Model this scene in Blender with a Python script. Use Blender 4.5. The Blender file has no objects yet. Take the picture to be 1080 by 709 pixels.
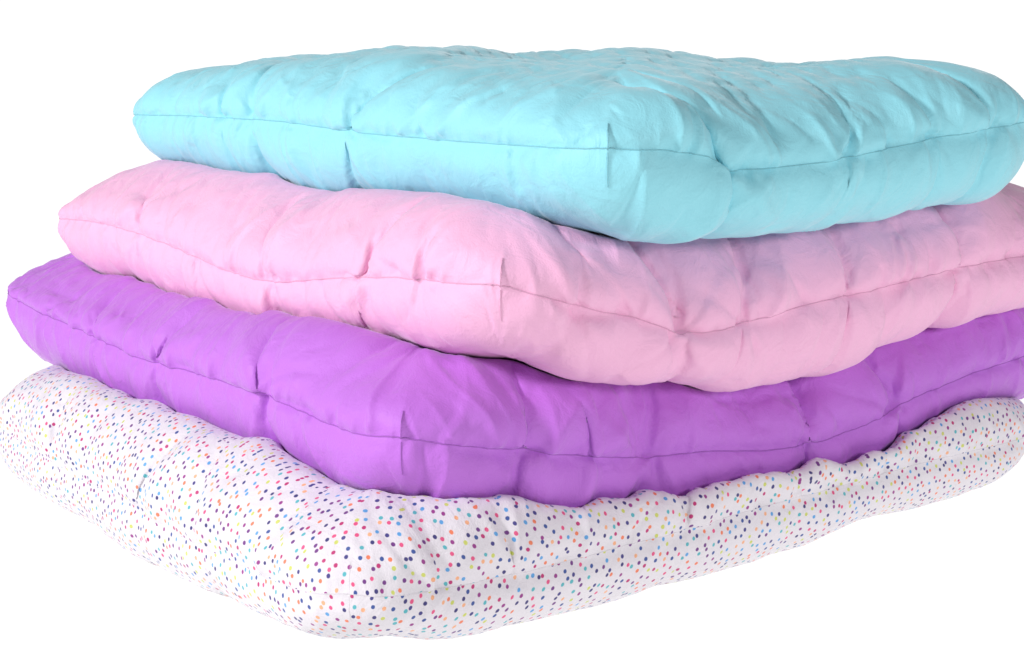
import bpy, math, random, time
import numpy as np
T0=time.time()
C=bpy.context.scene.collection
U=0.4; FZ=-1.06; HY=60.0; F=1624.0
DS=0.0052
# ------------------------------------------------------------ materials
def s2l(c): return tuple(((x/255)/12.92 if x/255<=0.04045 else ((x/255+0.055)/1.055)**2.4) for x in c)
def nd(nt,t,**k):
    n=nt.nodes.new(t)
    for a,b in k.items(): setattr(n,a,b)
    return n
def fabric(name,col,dots=False,rough=0.56,sheen=0.3):
    m=bpy.data.materials.new(name); m.use_nodes=True; nt=m.node_tree; b=nt.nodes['Principled BSDF']; L=nt.links
    uv=nd(nt,'ShaderNodeUVMap'); uv.uv_map='UVMap'
    tc=nd(nt,'ShaderNodeTexCoord'); ob=nd(nt,'ShaderNodeMapping'); ob.inputs['Scale'].default_value=(2.5,2.5,2.5); L.new(tc.outputs['Object'],ob.inputs['Vector'])
    n1=nd(nt,'ShaderNodeTexNoise'); n1.inputs['Scale'].default_value=4; n1.inputs['Detail'].default_value=4
    L.new(ob.outputs[0],n1.inputs['Vector'])
    hsv=nd(nt,'ShaderNodeHueSaturation')
    mr=nd(nt,'ShaderNodeMapRange'); mr.inputs['To Min'].default_value=0.96; mr.inputs['To Max'].default_value=1.04
    L.new(n1.outputs['Fac'],mr.inputs['Value']); L.new(mr.outputs[0],hsv.inputs['Value'])
    hsv.inputs['Color'].default_value=(*col,1)
    if dots:
        mp=nd(nt,'ShaderNodeMapping'); mp.inputs['Scale'].default_value=(53,53,53); mp.inputs['Rotation'].default_value=(0,0,0.5); L.new(uv.outputs[0],mp.inputs['Vector'])
        v=nd(nt,'ShaderNodeTexVoronoi'); v.voronoi_dimensions='2D'; v.inputs['Scale'].default_value=1; v.inputs['Randomness'].default_value=0.68
        L.new(mp.outputs[0],v.inputs['Vector'])
        nz=nd(nt,'ShaderNodeTexNoise'); nz.inputs['Scale'].default_value=1.6; L.new(mp.outputs[0],nz.inputs['Vector'])
        dd=nd(nt,'ShaderNodeMath',operation='MULTIPLY_ADD'); dd.inputs[1].default_value=0.10; L.new(nz.outputs['Fac'],dd.inputs[0]); L.new(v.outputs['Distance'],dd.inputs[2])
        lt=nd(nt,'ShaderNodeMapRange'); lt.inputs['From Min'].default_value=0.22; lt.inputs['From Max'].default_value=0.28
        lt.inputs['To Min'].default_value=0.96; lt.inputs['To Max'].default_value=0
        L.new(dd.outputs[0],lt.inputs['Value'])
        sp=nd(nt,'ShaderNodeSeparateColor'); L.new(v.outputs['Color'],sp.inputs[0])
        cr=nd(nt,'ShaderNodeValToRGB'); cr.color_ramp.interpolation='CONSTANT'
        pal=[(190,25,110),(55,50,130),(240,125,85),(85,160,220),(150,40,135),(230,75,130),(40,75,150),(205,212,100),(245,175,130),(110,40,130),(80,180,190),(45,40,115)]
        e=cr.color_ramp.elements
        e[0].position=0; e[0].color=(*s2l(pal[0]),1); e[1].position=1/12; e[1].color=(*s2l(pal[1]),1)
        for i in range(2,12):
            q=e.new(i/12); q.color=(*s2l(pal[i]),1)
        L.new(sp.outputs[0],cr.inputs[0])
        mx=nd(nt,'ShaderNodeMix'); mx.data_type='RGBA'
        L.new(lt.outputs[0],mx.inputs[0]); L.new(hsv.outputs[0],mx.inputs[6]); L.new(cr.outputs[0],mx.inputs[7])
        L.new(mx.outputs[2],b.inputs['Base Color'])
    else: L.new(hsv.outputs[0],b.inputs['Base Color'])
    b.inputs['Roughness'].default_value=rough; b.inputs['Specular IOR Level'].default_value=0.32
    b.inputs['Sheen Weight'].default_value=sheen; b.inputs['Sheen Roughness'].default_value=0.4
    n2=nd(nt,'ShaderNodeTexNoise'); n2.inputs['Scale'].default_value=15; n2.inputs['Detail'].default_value=6; n2.inputs['Distortion'].default_value=1.8
    n3=nd(nt,'ShaderNodeTexNoise'); n3.inputs['Scale'].default_value=300
    L.new(ob.outputs[0],n2.inputs['Vector']); L.new(ob.outputs[0],n3.inputs['Vector'])
    ad=nd(nt,'ShaderNodeMath',operation='MULTIPLY_ADD'); ad.inputs[1].default_value=0.18; L.new(n3.outputs['Fac'],ad.inputs[0]); L.new(n2.outputs['Fac'],ad.inputs[2])
    bp=nd(nt,'ShaderNodeBump'); bp.inputs['Strength'].default_value=0.42; bp.inputs['Distance'].default_value=0.004
    L.new(ad.outputs[0],bp.inputs['Height']); L.new(bp.outputs[0],b.inputs['Normal'])
    return m
def plain(name,col,rough=0.8):
    m=bpy.data.materials.new(name); m.use_nodes=True; b=m.node_tree.nodes['Principled BSDF']
    nt=m.node_tree; n=nd(nt,'ShaderNodeTexNoise'); n.inputs['Scale'].default_value=300
    mx=nd(nt,'ShaderNodeMix'); mx.data_type='RGBA'; mx.inputs[6].default_value=(*[c*0.8 for c in col],1); mx.inputs[7].default_value=(*col,1)
    nt.links.new(n.outputs['Fac'],mx.inputs[0]); nt.links.new(mx.outputs[2],b.inputs['Base Color'])
    b.inputs['Roughness'].default_value=rough
    return m
# ------------------------------------------------------------ cloth solver
def proj(A,B,L,k):
    d=B-A; l=np.sqrt((d*d).sum(-1))+1e-9
    c=(l-L)/l*(0.5*k); d*=c[...,None]; A+=d; B-=d
def axis_con(P,L,off,k):
    st=2*off; n=P.shape[0]
    for s in range(st):
        a=P[s:n-off:st]
        if len(a)==0: continue
        proj(a,P[s+off::st][:len(a)],L[s::st][:len(a)],k)
def diag(P,L,k,sgn):
    n=P.shape[0]
    for s in range(2):
        A=P[s:n-1:2]; B=P[s+1::2][:len(A)]; LL=L[s::2][:len(A)]
        if sgn>0: proj(A[:,:-1],B[:,1:],LL,k)
        else: proj(A[:,1:],B[:,:-1],LL,k)
def ln(a,b): return np.sqrt(((a-b)**2).sum(-1))
def normals(P):
    gu=np.empty_like(P); gv=np.empty_like(P)
    gu[1:-1]=P[2:]-P[:-2]; gu[0]=P[1]-P[0]; gu[-1]=P[-1]-P[-2]
    gv[:,1:-1]=P[:,2:]-P[:,:-2]; gv[:,0]=P[:,1]-P[:,0]; gv[:,-1]=P[:,-1]-P[:,-2]
    n=np.stack([gu[...,1]*gv[...,2]-gu[...,2]*gv[...,1],gu[...,2]*gv[...,0]-gu[...,0]*gv[...,2],gu[...,0]*gv[...,1]-gu[...,1]*gv[...,0]],-1)
    n/=np.sqrt((n*n).sum(-1))[...,None]+1e-9
    return n
def waves(rng,X,Y,lo,hi,n):
    r=np.zeros_like(X)
    for _ in range(n):
        k=2*math.pi/rng.uniform(lo,hi); a=rng.uniform(0,math.pi*2); p=rng.uniform(0,6.28)
        r+=np.sin(k*(X*math.cos(a)+Y*math.sin(a))+p)
    return r/math.sqrt(n)
EDGES=(np.s_[0,:],np.s_[-1,:],np.s_[:,0],np.s_[:,-1])
def weld(P):
    m=0.5*(P[0]+P[1])
    for q in range(2):
        for e in EDGES: P[q][e]=m[e]
W=0.14; HN=0.12
th=np.linspace(0,math.pi/2,400)
ins_t=W*(1-np.cos(th)**0.85); zf_t=np.sin(th)**0.9
arc_t=np.concatenate([[0],np.cumsum(np.hypot(np.diff(ins_t),np.diff(zf_t)*HN))]); AW=arc_t[-1]
def unproj(near,e,off,pts):
    N=(near[0]+off[0],near[1]+off[1]); t=[];z=[]
    for x,y in pts:
        p=(x-540)/F; tt=(p*N[1]-N[0])/(e[0]-p*e[1]); t.append(tt); z.append(-(y-HY)/F*(N[1]+e[1]*tt))
    o=np.argsort(t); return np.array(t)[o],np.array(z)[o]
def crease(disp,A,B,a0,b0,ang,length,amp,w,curve,rise=0.02):
    pad=length+0.06
    m=(A>a0-pad)&(A<a0+pad)&(B>b0-pad)&(B<b0+pad)
    if not m.any(): return
    dx=A[m]-a0; dy=B[m]-b0; c,s=math.cos(ang),math.sin(ang)
    y=dx*s+dy*c; x=dx*c-dy*s-curve*y*y
    x=x/(1+2.0*np.clip(y,0,1)/length)
    f=np.where(x<0,np.exp(-np.abs(x)/w),np.exp(-np.abs(x)/(w*3.0)))
    t=np.clip(y/length,0,1)
    env=np.clip((y+rise)/rise,0,1)*np.where(y>length,0,(1-t)**1.3)
    disp[m]+=amp*f*env
def cushion(sp,cap):
    rng=np.random.default_rng(sp['seed'])
    al=math.radians(sp['ang']); eL=(-math.cos(al),math.sin(al)); eR=(math.sin(al),math.cos(al))
    N=sp['near']; Lu=sp['Lb']; Lv=sp['La']
    tot=(Lu-2*W+2*AW, Lv-2*W+2*AW)
    nx=int(round(tot[0]/DS))+1; ny=int(round(tot[1]/DS))+1
    su,sv=np.meshgrid(np.linspace(0,tot[0],nx),np.linspace(0,tot[1],ny),indexing='ij')
    du=np.minimum(su,tot[0]-su); dv=np.minimum(sv,tot[1]-sv); s=np.minimum(du,dv)
    ins=np.where(s<AW,np.interp(s,arc_t,ins_t),W+s-AW); zf=np.where(s<AW,np.interp(s,arc_t,zf_t),1.0)
    u=ins+(su-s)/np.maximum(tot[0]-2*s,1e-6)*(Lu-2*ins)
    v=ins+(sv-s)/np.maximum(tot[1]-2*s,1e-6)*(Lv-2*ins)
    u0,v0=u.copy(),v.copy()
    for cu in (0,1):
        for cv in (0,1):
            r0=sp.get('r0',0.10) if (cu,cv)==(0,0) else 0.15
            rr=(r0+0.14*np.clip(s/AW,0,1)**0.8)*np.clip(1-(s-AW)/0.35,0,1)
            rr=np.minimum(rr,np.maximum(min(Lu,Lv)/2-ins-0.01,0.0)); R=ins+rr
            a=R-(u if cu==0 else Lu-u); b=R-(v if cv==0 else Lv-v)
            m=(a>0)&(b>0); sc=np.where(m,np.maximum(a,b)/np.maximum(np.hypot(a,b),1e-6),1)
            nu=R-a*sc; nv=R-b*sc
            u=np.where(m,nu if cu==0 else Lu-nu,u); v=np.where(m,nv if cv==0 else Lv-nv,v)
    o=0.07
    tl,zl=unproj(N,eL,(0,0),sp['seamL']); tr,zr=unproj(N,eR,(0,0),sp['seamR'])
    tbl,zbl=unproj(N,eL,(eR[0]*o,eR[1]*o),sp['botL']); tbr,zbr=unproj(N,eR,(eL[0]*o,eL[1]*o),sp['botR'])
    def mixf(fl,fr,bk):
        wl=1/(u+0.004)**1.5; wr=1/(v+0.004)**1.5; wb=1/(np.minimum(Lu-u,Lv-v)+0.02)**1.5*0.6
        return (fl*wl+fr*wr+bk*wb)/(wl+wr+wb)
    def smi(x,xp,fp):   # rounded interpolation of a measured outline
        return sum(np.interp(x+d,xp,fp)*w_ for d,w_ in ((-0.04,0.15),(-0.02,0.22),(0,0.26),(0.02,0.22),(0.04,0.15)))
    ZL=smi(v,tl,zl); ZR=np.interp(u,tr,zr); zback=0.5*(zl[-1]+zr[-1])
    BK=np.where(Lv-v<Lu-u, zl[-1]+(zback-zl[-1])*np.clip(u/Lu,0,1), zr[-1]+(zback-zr[-1])*np.clip(v/Lv,0,1))
    M=mixf(ZL,ZR,BK)
    HBL=np.clip(ZL-smi(v,tbl,zbl),0.05,0.3); HBR=np.clip(ZR-smi(u,tbr,zbr),0.05,0.3)
    HB=mixf(HBL,HBR,sp['hb'])*sp.get('hbs',1.0)
    def tap(t,L,far,rg): return (0.75+0.25*np.clip(t/0.35,0,1))*(far+(1-far)*np.clip((L-t)/rg,0,1)**0.8)
    HT=sp['ht']*mixf(tap(v,Lv,sp.get('farL',0.45),sp.get('rgL',0.5)),tap(u,Lu,sp.get('farR',0.8),0.4),0.8)
    g_=lambda x: 1-np.exp(-np.maximum(0,x-0.04)/0.22)
    crown=sp['crown']*1.1*g_(u)*g_(Lu-u)*g_(v)*g_(Lv-v)
    lowf=waves(rng,u,v,0.4,0.8,8)*0.009
    for (a,b,dp,sg) in sp.get('bumps',[]):
        X=(a-540)/F*b; du_=(X-N[0])*eR[0]+(b-N[1])*eR[1]; dv_=(X-N[0])*eL[0]+(b-N[1])*eL[1]
        crown=crown+dp*np.exp(-((u-du_)**2+(v-dv_)**2)/sg**2)
    ztop=M+zf*HT+crown+lowf*np.clip(s/0.2,0,1)
    zbot=M-zf*HB
    Xw=N[0]+eR[0]*u+eL[0]*v; Yw=N[1]+eR[1]*u+eL[1]*v
    P=[np.stack([Xw,Yw,ztop],-1),np.stack([Xw,Yw,zbot],-1)]
    rest=[p.copy() for p in P]
    folds=[]
    for x,a,sg,sl in sp['foldL']:
        p=(x-540)/F; folds.append((0,(p*N[1]-N[0])/(eL[0]-p*eL[1]),a,sg,sl))
    for x,a,sg,sl in sp['foldR']:
        p=(x-540)/F; folds.append((1,(p*N[1]-N[0])/(eR[0]-p*eR[1]),a,sg,sl))
    BW=sp.get('botw',0.8)
    for q in range(2):
        n=normals(P[q])*(1 if q==0 else -1)
        disp=waves(rng,su,sv,0.045,0.13,16)*0.0015+waves(rng,su,sv,0.2,0.45,10)*0.0050*np.clip(s/0.1,0.15,1)
        for f,t0,a,sg,sl in folds:
            tt=(v if f==0 else u); mask=(du if f==0 else dv)
            ll=(0.10+a*5*rng.uniform(0.7,1.3)); bend=sl*mask if q==0 else -sl*mask*0.5
            x=(tt-t0-bend)/(sg*1.15*(1+mask*6))
            prof=-np.exp(-np.abs(x)**1.25)+0.6*np.exp(-((x-2.3)/1.6)**2)+0.5*np.exp(-((x+2.3)/1.6)**2)
            dom=1/(1+np.exp(-((dv if f==0 else du)-mask)/0.02))
            near_ok=(su<tot[0]*0.5) if f==0 else (sv<tot[1]*0.5)
            disp=disp+a*1.1*prof*np.exp(-(mask/ll)**2)*dom*near_ok*np.clip(0.35+mask/0.06,0,1)
        if q==1: disp=disp*BW
        P[q]=P[q]+n*disp[...,None]
    weld(P)
    T=[p.astype(np.float32) for p in P]; P=[p.copy() for p in T]
    f32=lambda L:[a.astype(np.float32) for a in L]
    exs=(1+sp['excess'],1+sp['excess']*BW*0.8)
    LU=[ln(r[1:],r[:-1])*ex for r,ex in zip(rest,exs)]; LVv=[ln(r[:,1:],r[:,:-1])*ex for r,ex in zip(rest,exs)]
    D1=f32([ln(r[:-1,:-1],r[1:,1:])*ex for r,ex in zip(rest,exs)]); D2=f32([ln(r[:-1,1:],r[1:,:-1])*ex for r,ex in zip(rest,exs)])
    L2U=f32([ln(r[4:],r[:-4])*ex for r,ex in zip(rest,exs)]); L2V=f32([ln(r[:,4:],r[:,:-4])*ex for r,ex in zip(rest,exs)])
    sh=sp['seam_shrink']
    for q in range(2):
        for k,g in ((0,1-sh),(1,1-sh*0.6),(2,1-sh*0.3)):
            g=g/exs[q]
            LVv[q][k]*=g; LVv[q][-1-k]*=g; LU[q][:,k]*=g; LU[q][:,-1-k]*=g
    LU=f32(LU); LVv=f32(LVv)
    irr=(0.5+0.5*np.tanh(waves(rng,su,sv,0.2,0.5,10)*1.5))
    teth=(0.003+0.012*irr+0.05*np.exp(-(s/0.015)**2)).astype(np.float32)[...,None]
    for it in range(sp.get('iters',85)):
        for q in range(2):
            p=P[q]
            p+=(T[q]-p)*teth
            n=normals(p); p+=n*(np.float32(0.0003 if q==0 else -0.0003))
            pt=p.transpose(1,0,2)
            axis_con(p,LU[q],1,0.9); axis_con(pt,LVv[q].T,1,0.9)
            diag(p,D1[q],0.35,1); diag(p,D2[q],0.35,-1)
            axis_con(p,L2U[q],4,0.12); axis_con(pt,L2V[q].T,4,0.12)
        weld(P)
        if cap is not None and it%4==3:
            for q in range(2):
                c=cap(P[q][...,0],P[q][...,1]); P[q][...,2]=np.minimum(P[q][...,2],c-0.004-(0.01 if q else 0))
        P[1][...,2]=np.maximum(P[1][...,2],FZ+0.003)
    A_=sp.get('crs',1.0)
    for q in range(2):
        n=normals(P[q])*(1 if q==0 else -1)
        disp=np.zeros_like(su)
        for f in range(2):
            A=(v0 if f==0 else u0); B=(su if f==0 else sv); L=Lv if f==0 else Lu
            other=(sv if f==0 else su)
            d2=np.zeros_like(su)
            t=0.03
            while t<L-0.03:          # gathers in the seam
                crease(d2,A,B,t,0.0,rng.normal(0,0.45),rng.uniform(0.03,0.13),rng.uniform(-0.6,1)*0.0085,rng.uniform(0.004,0.007),rng.uniform(-4,4))
                t+=rng.choice([0.016,0.026,0.04,0.07])*rng.uniform(0.7,1.3)
            for _ in range(int(10*L)):
                crease(d2,A,B,rng.uniform(0.05,L-0.05),rng.uniform(0,0.02),rng.normal(0,0.55),rng.uniform(0.10,0.32),rng.choice([1,1,-1])*rng.uniform(0.005,0.015),rng.uniform(0.0045,0.008),rng.uniform(-2.0,2.0))
            for _ in range(int(34*L)):   # fine short creases over the shoulder
                crease(d2,A,B,rng.uniform(0.03,L-0.03),rng.uniform(0,0.16),rng.normal(0,0.8),rng.uniform(0.05,0.16),rng.choice([1,-1])*rng.uniform(0.002,0.006),rng.uniform(0.004,0.008),rng.uniform(-4,4),0.03)
            for g in folds:
                if g[0]!=f: continue
                for _ in range(7):
                    crease(d2,A,B,g[1]+rng.normal(0,0.016),rng.uniform(0,0.015),rng.normal(0,0.6),rng.uniform(0.10,0.28),rng.choice([1,1,-1])*rng.uniform(0.006,0.012)*(0.7+g[2]*14),rng.uniform(0.0045,0.008),rng.uniform(-2,2))
            dom=1/(1+np.exp(-(other-B)/0.02))
            disp+=d2*dom
        for _ in range(int(sp.get('loose',24)*Lu*Lv)):
            crease(disp,su,sv,rng.uniform(0.05,tot[0]-0.05),rng.uniform(0.05,tot[1]-0.05),rng.uniform(0,6.28),rng.uniform(0.08,0.24),rng.choice([1,-1])*rng.uniform(0.002,0.006),rng.uniform(0.006,0.013),rng.uniform(-3,3),0.06)
        disp*=A_*(1 if q==0 else BW)
        disp=0.024*np.tanh(disp/0.024)
        for cu in (0,1):
            for cv in (0,1):
                a=su if cu==0 else tot[0]-su; b=sv if cv==0 else tot[1]-sv
                dd=np.abs(a-b)/1.414; al_=(a+b)/2
                near_=(cu,cv)==(0,0)
                k_=sp.get('cornr',1.0)*(1 if q==0 else 0.3)*(1.0 if near_ else 0.25)
                disp+=k_*(0.012*np.exp(-dd/0.009)*np.exp(-(al_/0.045)**2)-0.004*np.exp(-((dd-0.035)/0.018)**2)*np.exp(-(al_/0.045)**2))
        P[q]=P[q]+n*disp[...,None]
    weld(P)
    cell=tot[0]/(nx-1)
    for q in range(2):
        nn=normals(P[q])*(1 if q==0 else -1); nn[...,2]*=0.2
        ss=s/cell
        P[q]-=nn*(sp.get('groove',0.0026)*np.exp(-(ss/1.6)**2))[...,None]
    weld(P)
    if cap is not None:
        for q in range(2):
            c=cap(P[q][...,0],P[q][...,1]); P[q][...,2]=np.minimum(P[q][...,2],c-0.003-(0.01 if q else 0))
    P[1][...,2]=np.maximum(P[1][...,2],FZ+0.003)
    weld(P)
    return dict(P=P,u=u0,v=v0,su=su,sv=sv,tot=tot,Lu=Lu,Lv=Lv,nx=nx,ny=ny,s=s)
def flatten(P,su,sv,it=90):
    # lay the sewn panel flat again, so that a print keeps its size over every fold
    Q=np.stack([su,sv,np.zeros_like(su)],-1).astype(np.float32)
    f=lambda a:a.astype(np.float32)
    lu=f(ln(P[1:],P[:-1])); lv=f(ln(P[:,1:],P[:,:-1])); d1=f(ln(P[:-1,:-1],P[1:,1:])); d2=f(ln(P[:-1,1:],P[1:,:-1]))
    l8u=f(ln(P[6:],P[:-6])); l8v=f(ln(P[:,6:],P[:,:-6]))
    for i in range(it):
        qt=Q.transpose(1,0,2)
        if i<it//2:
            axis_con(Q,l8u,6,0.6); axis_con(qt,l8v.T,6,0.6)
        axis_con(Q,lu,1,0.8); axis_con(qt,lv.T,1,0.8); diag(Q,d1,0.6,1); diag(Q,d2,0.6,-1)
    return Q[...,:2]
def make_cap(P):
    x,y,z=P[...,0].ravel(),P[...,1].ravel(),P[...,2].ravel()
    x0,y0=x.min()-0.05,y.min()-0.05; h=0.010
    W_=int((x.max()-x0)/h)+6; H_=int((y.max()-y0)/h)+6
    g=np.full((W_,H_),9.0); i=((x-x0)/h).round().astype(int); j=((y-y0)/h).round().astype(int)
    np.minimum.at(g,(i,j),z)
    for _ in range(2):
        e=g>8
        gp=np.pad(g,1,constant_values=9.0)
        st=np.stack([gp[a:a+W_,b:b+H_] for a in range(3) for b in range(3)]); cnt=(st<8).sum(0)
        mean=np.where(st<8,st,0).sum(0)/np.maximum(cnt,1)
        g=np.where(e&(cnt>=4),mean,g)
    inside=g<8
    for _ in range(2):
        gp=np.pad(g,1,constant_values=9.0)
        st=np.stack([gp[a:a+W_,b:b+H_] for a in range(3) for b in range(3)]); cnt=(st<8).sum(0)
        mean=np.where(st<8,st,0).sum(0)/np.maximum(cnt,1); g=np.where(inside,mean,g)
    g=np.where(g>8,0.6,g)
    def f(X,Y):
        a=np.clip((X-x0)/h,0,W_-1.001); b=np.clip((Y-y0)/h,0,H_-1.001); i=a.astype(int); j=b.astype(int); fa=a-i; fb=b-j
        c00,c10,c01,c11=g[i,j],g[i+1,j],g[i,j+1],g[i+1,j+1]
        big=np.maximum(np.maximum(c00,c10),np.maximum(c01,c11))>0.5
        val=(c00*(1-fa)+c10*fa)*(1-fb)+(c01*(1-fa)+c11*fa)*fb
        mn=np.minimum(np.minimum(c00,c10),np.minimum(c01,c11))
        return np.where(big,np.where(mn<0.5,mn,9.0),val)
    return f
def toworld(p):
    q=np.array(p,dtype=float)*U; q[...,2]-=FZ*U; return q
def tube(pts,r,sides=6,closed=False):
    pts=np.array(pts); n=len(pts)
    if closed: tan=np.roll(pts,-1,0)-np.roll(pts,1,0)
    else: tan=np.gradient(pts,axis=0)
    tan/=np.linalg.norm(tan,axis=1)[:,None]+1e-12
    ref=np.where(np.abs(tan[:,2:3])>0.8,np.array([[1,0,0.]]),np.array([[0,0,1.]]))
    a=np.cross(tan,ref); a/=np.linalg.norm(a,axis=1)[:,None]; b=np.cross(tan,a)
    V=[];Fc=[]
    for k in range(sides):
        t=2*math.pi*k/sides; V.append(pts+(a*math.cos(t)+b*math.sin(t))*r)
    V=np.stack(V,1).reshape(-1,3)
    for i in range(n if closed else n-1):
        j=(i+1)%n
        for k in range(sides):
            l=(k+1)%sides; Fc.append((i*sides+k,j*sides+k,j*sides+l,i*sides+l))
    return V.tolist(),Fc
def mesh(name,V,Fc,mat,parent,base):
    me=bpy.data.meshes.new(name); V=np.array(V)-np.array(base)
    me.from_pydata(V.tolist(),[],Fc); me.update(); me.materials.append(mat)
    me.polygons.foreach_set('use_smooth',[True]*len(me.polygons))
    o=bpy.data.objects.new(name,me); C.objects.link(o); o.parent=parent; return o
def emit(sp,R,mat,smat,flat):
    P=[toworld(p) for p in R['P']]; nx,ny=R['nx'],R['ny']
    base=(float(P[1][...,0].mean()),float(P[1][...,1].mean()),float(P[1][...,2].min()))
    e=bpy.data.objects.new('floor_cushion',None); C.objects.link(e); e.location=base; e.empty_display_size=0.1
    e['label']=sp['label']; e['category']='cushion'; e['group']='floor cushions stacked in a pile'
    idx=np.arange(nx*ny).reshape(nx,ny)
    a,b,c,d=idx[:-1,:-1].ravel(),idx[1:,:-1].ravel(),idx[1:,1:].ravel(),idx[:-1,1:].ravel()
    for k,nm in ((0,'top_panel'),(1,'bottom_panel')):
        fc=np.stack([a,b,c,d],1) if k==0 else np.stack([a,d,c,b],1)
        o=mesh(nm,P[k].reshape(-1,3),fc.tolist(),mat,e,base)
        uvv=flatten(R['P'][k],R['su'],R['sv']) if flat else np.stack([R['su'],R['sv']],-1)
        uvs=uvv.reshape(-1,2)[fc]+(k*7.3)
        l=o.data.uv_layers.new(name='UVMap'); l.data.foreach_set('uv',uvs.ravel().astype(np.float32))
    p0=P[0]
    loop=np.concatenate([p0[:-1,0],p0[-1,:-1],p0[:0:-1,-1],p0[0,:0:-1]])
    cen=loop.mean(0); out=loop-cen; out[:,2]=0; out/=np.linalg.norm(out,axis=1)[:,None]
    V,Fc=tube(loop+out*(0.0002 if not flat else -0.0001),0.00045 if not flat else 0.0003,6,True); mesh('edge_seam',V,Fc,smat,e,base)
    K=int(0.055/DS)
    for cu in (0,1):
        for cv in (0,1):
            g=lambda A,i: A[(i if cu==0 else nx-1-i),(i if cv==0 else ny-1-i)]
            pts=[g(P[1],i) for i in range(K-1,0,-1)]+[g(P[0],i) for i in range(0,K)]
            pts=np.array(pts)
            V,Fc=tube(pts,0.0004 if not flat else 0.0002,6); mesh('corner_seam',V,Fc,smat,e,base)
# ------------------------------------------------------------ the four cushions (outlines measured on the photograph)
aqua=dict(seed=5,ang=52.3,near=(0.157,2.57),La=2.0,Lb=1.31,ht=0.105,crown=0.052,hb=0.1,excess=0.034,seam_shrink=0.02,farL=0.75,farR=0.7,loose=16,
 label='aqua blue cushion lying on top of the stack, above the pink one',
 seamL=[(138,121),(200,122),(300,128),(400,142),(500,150),(560,154),(638,158)],
 seamR=[(638,158),(700,158),(745,165),(765,180),(800,178),(860,172),(920,160),(980,147),(1040,136),(1075,130)],
 botL=[(140,138),(155,160),(175,172),(240,182),(300,190),(345,205),(400,207),(470,211),(540,222),(600,236),(645,250)],
 botR=[(645,250),(705,258),(760,250),(820,241),(880,237),(940,224),(1000,214),(1030,218),(1078,262)],
 bumps=[(545,3.6,-0.03,0.13),(805,3.5,-0.035,0.18),(640,3.5,0.02,0.15),(930,3.4,0.02,0.15),(450,3.7,0.015,0.14)],
 foldL=[(240,0.010,0.02,0.3),(268,0.018,0.02,0.4),(372,0.020,0.02,-0.5)],
 foldR=[(762,0.026,0.022,-0.5),(890,0.014,0.03,0.3),(985,0.016,0.02,-0.3),(1036,0.026,0.02,0)])
pink=dict(seed=11,ang=52.0,near=(-0.024,2.59),La=2.03,Lb=1.9,ht=0.12,crown=0.1,hb=0.1,excess=0.038,seam_shrink=0.02,farL=0.35,rgL=0.9,
 label='pale pink cushion between the aqua one above and the purple one below',
 seamL=[(56,230),(100,233),(140,243),(180,258),(240,285),(290,298),(350,293),(420,292),(480,298),(525,302)],
 seamR=[(525,302),(570,312),(620,325),(670,335),(718,352),(760,347),(800,335),(860,318),(920,305),(970,292),(1008,282),(1080,270)],
 botL=[(58,246),(72,274),(110,288),(150,298),(200,317),(240,337),(310,347),(380,354),(440,358),(500,368),(540,380)],
 botR=[(540,380),(580,393),(620,404),(700,404),(760,408),(810,411),(870,392),(920,369),(970,347),(1010,332),(1080,325)],
 foldL=[(150,0.014,0.02,0.4),(285,0.018,0.02,0.4),(385,0.014,0.025,-0.4),(450,0.014,0.02,0.3)],
 foldR=[(600,0.012,0.02,0.4),(720,0.028,0.022,-0.4),(780,0.020,0.02,0.4),(890,0.018,0.02,0.2),(1006,0.038,0.02,0.1)])
purple=dict(seed=21,ang=53.0,near=(-0.195,2.60),La=2.05,Lb=2.1,ht=0.115,crown=0.1,hb=0.1,excess=0.038,seam_shrink=0.02,farL=0.12,rgL=1.4,farR=1.0,
 label='purple cushion under the pink one, resting on the dotted white one',
 seamL=[(3,306),(40,328),(100,354),(150,378),(215,395),(280,415),(340,443),(380,458),(420,465)],
 seamR=[(425,465),(500,470),(560,475),(620,480),(680,483),(740,475),(800,475),(850,468),(900,452),(960,420),(1020,395),(1080,375)],
 botL=[(3,326),(15,350),(60,384),(110,412),(180,445),(235,465),(280,475),(340,498),(400,533),(430,543)],
 botR=[(430,543),(520,550),(600,550),(680,545),(740,533),(800,519),(860,501),(920,473),(960,446),(1020,426),(1080,411)],
 foldL=[(105,0.012,0.02,0.4),(170,0.012,0.02,-0.4),(280,0.018,0.02,0.4)],
 foldR=[(545,0.024,0.022,0.3),(620,0.010,0.02,-0.4),(680,0.016,0.02,0.4),(848,0.030,0.02,0.2),(940,0.018,0.02,-0.2)])
white=dict(seed=31,ang=53.0,near=(-0.275,2.48),La=1.79,Lb=1.96,ht=0.145,crown=0.09,hb=0.1,excess=0.03,seam_shrink=0.0,hbs=1.05,farL=0.7,farR=0.8,crs=0.65,botw=0.4,cornr=0.0,groove=0.0,r0=0.13,loose=12,
 label='white cushion with small multicoloured polka dots at the bottom of the stack',
 seamL=[(0,450),(60,487),(150,538),(215,575),(300,615),(365,636)],
 seamR=[(365,636),(455,622),(560,600),(700,563),(850,520),(1000,480),(1078,462)],
 botL=[(0,480),(30,512),(100,545),(160,590),(250,625),(340,668),(375,679)],
 botR=[(375,679),(450,670),(520,656),(600,640),(700,612),(800,583),(900,545),(1000,520),(1060,507),(1078,492)],
 foldL=[(60,0.012,0.02,0.3),(150,0.014,0.02,-0.4),(215,0.014,0.02,0.4)],
 foldR=[(455,0.014,0.02,0.3),(540,0.012,0.02,-0.4),(720,0.016,0.02,0.3),(840,0.012,0.02,0.2)])
cols={'a':(0.30,0.71,0.80),'p':(0.88,0.47,0.68),'v':(0.52,0.17,0.70),'w':(0.77,0.73,0.775)}
cap=None
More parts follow.
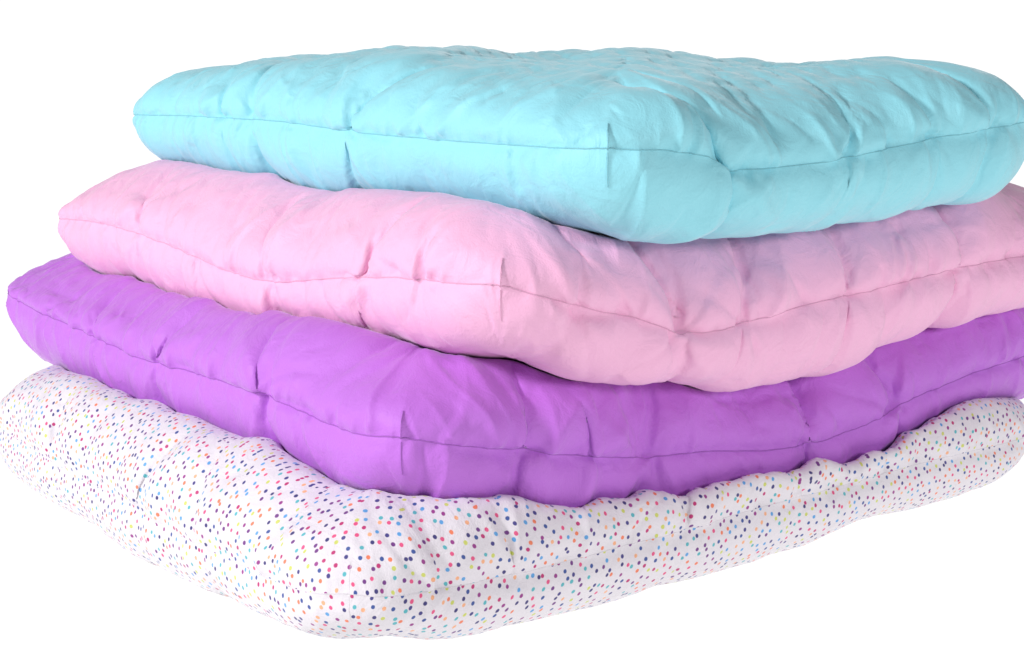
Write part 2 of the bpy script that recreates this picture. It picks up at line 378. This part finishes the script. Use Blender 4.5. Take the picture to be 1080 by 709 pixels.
for sp,k in ((aqua,'a'),(pink,'p'),(purple,'v'),(white,'w')):
    nm={'a':'aqua_cotton','p':'pink_cotton','v':'purple_cotton','w':'polka_dot_cotton'}[k]
    R=cushion(sp,cap); cap=make_cap(R['P'][1])
    c=cols[k]; f={'a':0.82,'p':0.88,'v':0.8,'w':1.0}[k]
    emit(sp,R,fabric(nm,c,k=='w'),plain(nm+'_thread',tuple(x*f for x in c)),k=='w')
# ------------------------------------------------------------ seamless backdrop, white by its own glow
prof=[(-0.1,0.0),(3.2,0.0)]+[(3.2+0.6*math.sin(t*math.pi/20),0.6-0.6*math.cos(t*math.pi/20)) for t in range(1,11)]+[(3.8,1.6)]
V=[];Fc=[]
for x in (-2.4,2.4):
    for y,z in prof: V.append((x,y,z))
n=len(prof)
for i in range(n-1): Fc.append((i,n+i,n+i+1,i+1))
me=bpy.data.meshes.new('backdrop'); me.from_pydata(V,[],Fc); me.update()
me.polygons.foreach_set('use_smooth',[True]*len(me.polygons))
bo=bpy.data.objects.new('backdrop',me); C.objects.link(bo); bo['kind']='structure'; bo['label']='seamless studio backdrop glowing pure white under and behind the cushions'
m=bpy.data.materials.new('glowing_white_backdrop'); m.use_nodes=True; b=m.node_tree.nodes['Principled BSDF']
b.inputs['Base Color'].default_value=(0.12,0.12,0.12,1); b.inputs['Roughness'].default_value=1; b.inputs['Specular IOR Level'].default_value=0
b.inputs['Emission Color'].default_value=(1,1,1,1); b.inputs['Emission Strength'].default_value=0.98  # emission makes the dark grey base white and drowns the cast shadows
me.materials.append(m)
# ------------------------------------------------------------ light
w=bpy.data.worlds.new('World'); bpy.context.scene.world=w; w.use_nodes=True
bg=w.node_tree.nodes['Background']; bg.inputs[0].default_value=(0.95,0.94,1,1); bg.inputs[1].default_value=0.2
from mathutils import Vector
def area(name,loc,target,size,power,col):
    l=bpy.data.lights.new(name,'AREA'); l.energy=power; l.size=size; l.color=col; l.shape='SQUARE'
    o=bpy.data.objects.new(name,l); C.objects.link(o); o.location=loc
    d=Vector(target)-Vector(loc); o.rotation_euler=d.to_track_quat('-Z','Y').to_euler()
area('key_softbox',(-2.0,0.0,1.4),(0,1.3,0.2),0.42,66,(1,0.985,1))
area('added_fill_light',(1.6,-0.4,0.9),(0.2,1.3,0.2),0.4,18,(1,0.975,0.99))  # added fill lamp, brightens right sides and the shaded shelf under aqua
# ------------------------------------------------------------ camera
cd=bpy.data.cameras.new('Camera'); cam=bpy.data.objects.new('Camera',cd); C.objects.link(cam); bpy.context.scene.camera=cam
cam.location=(0,0,-FZ*U); cam.rotation_euler=(math.radians(90),0,0)
cd.sensor_width=36; cd.lens=36*F/1080; cd.shift_y=-(354.5-HY)/1080; cd.clip_start=0.02; cd.clip_end=100
sc=bpy.context.scene; sc.view_settings.view_transform='Standard'; sc.view_settings.look='None'; sc.view_settings.exposure=0
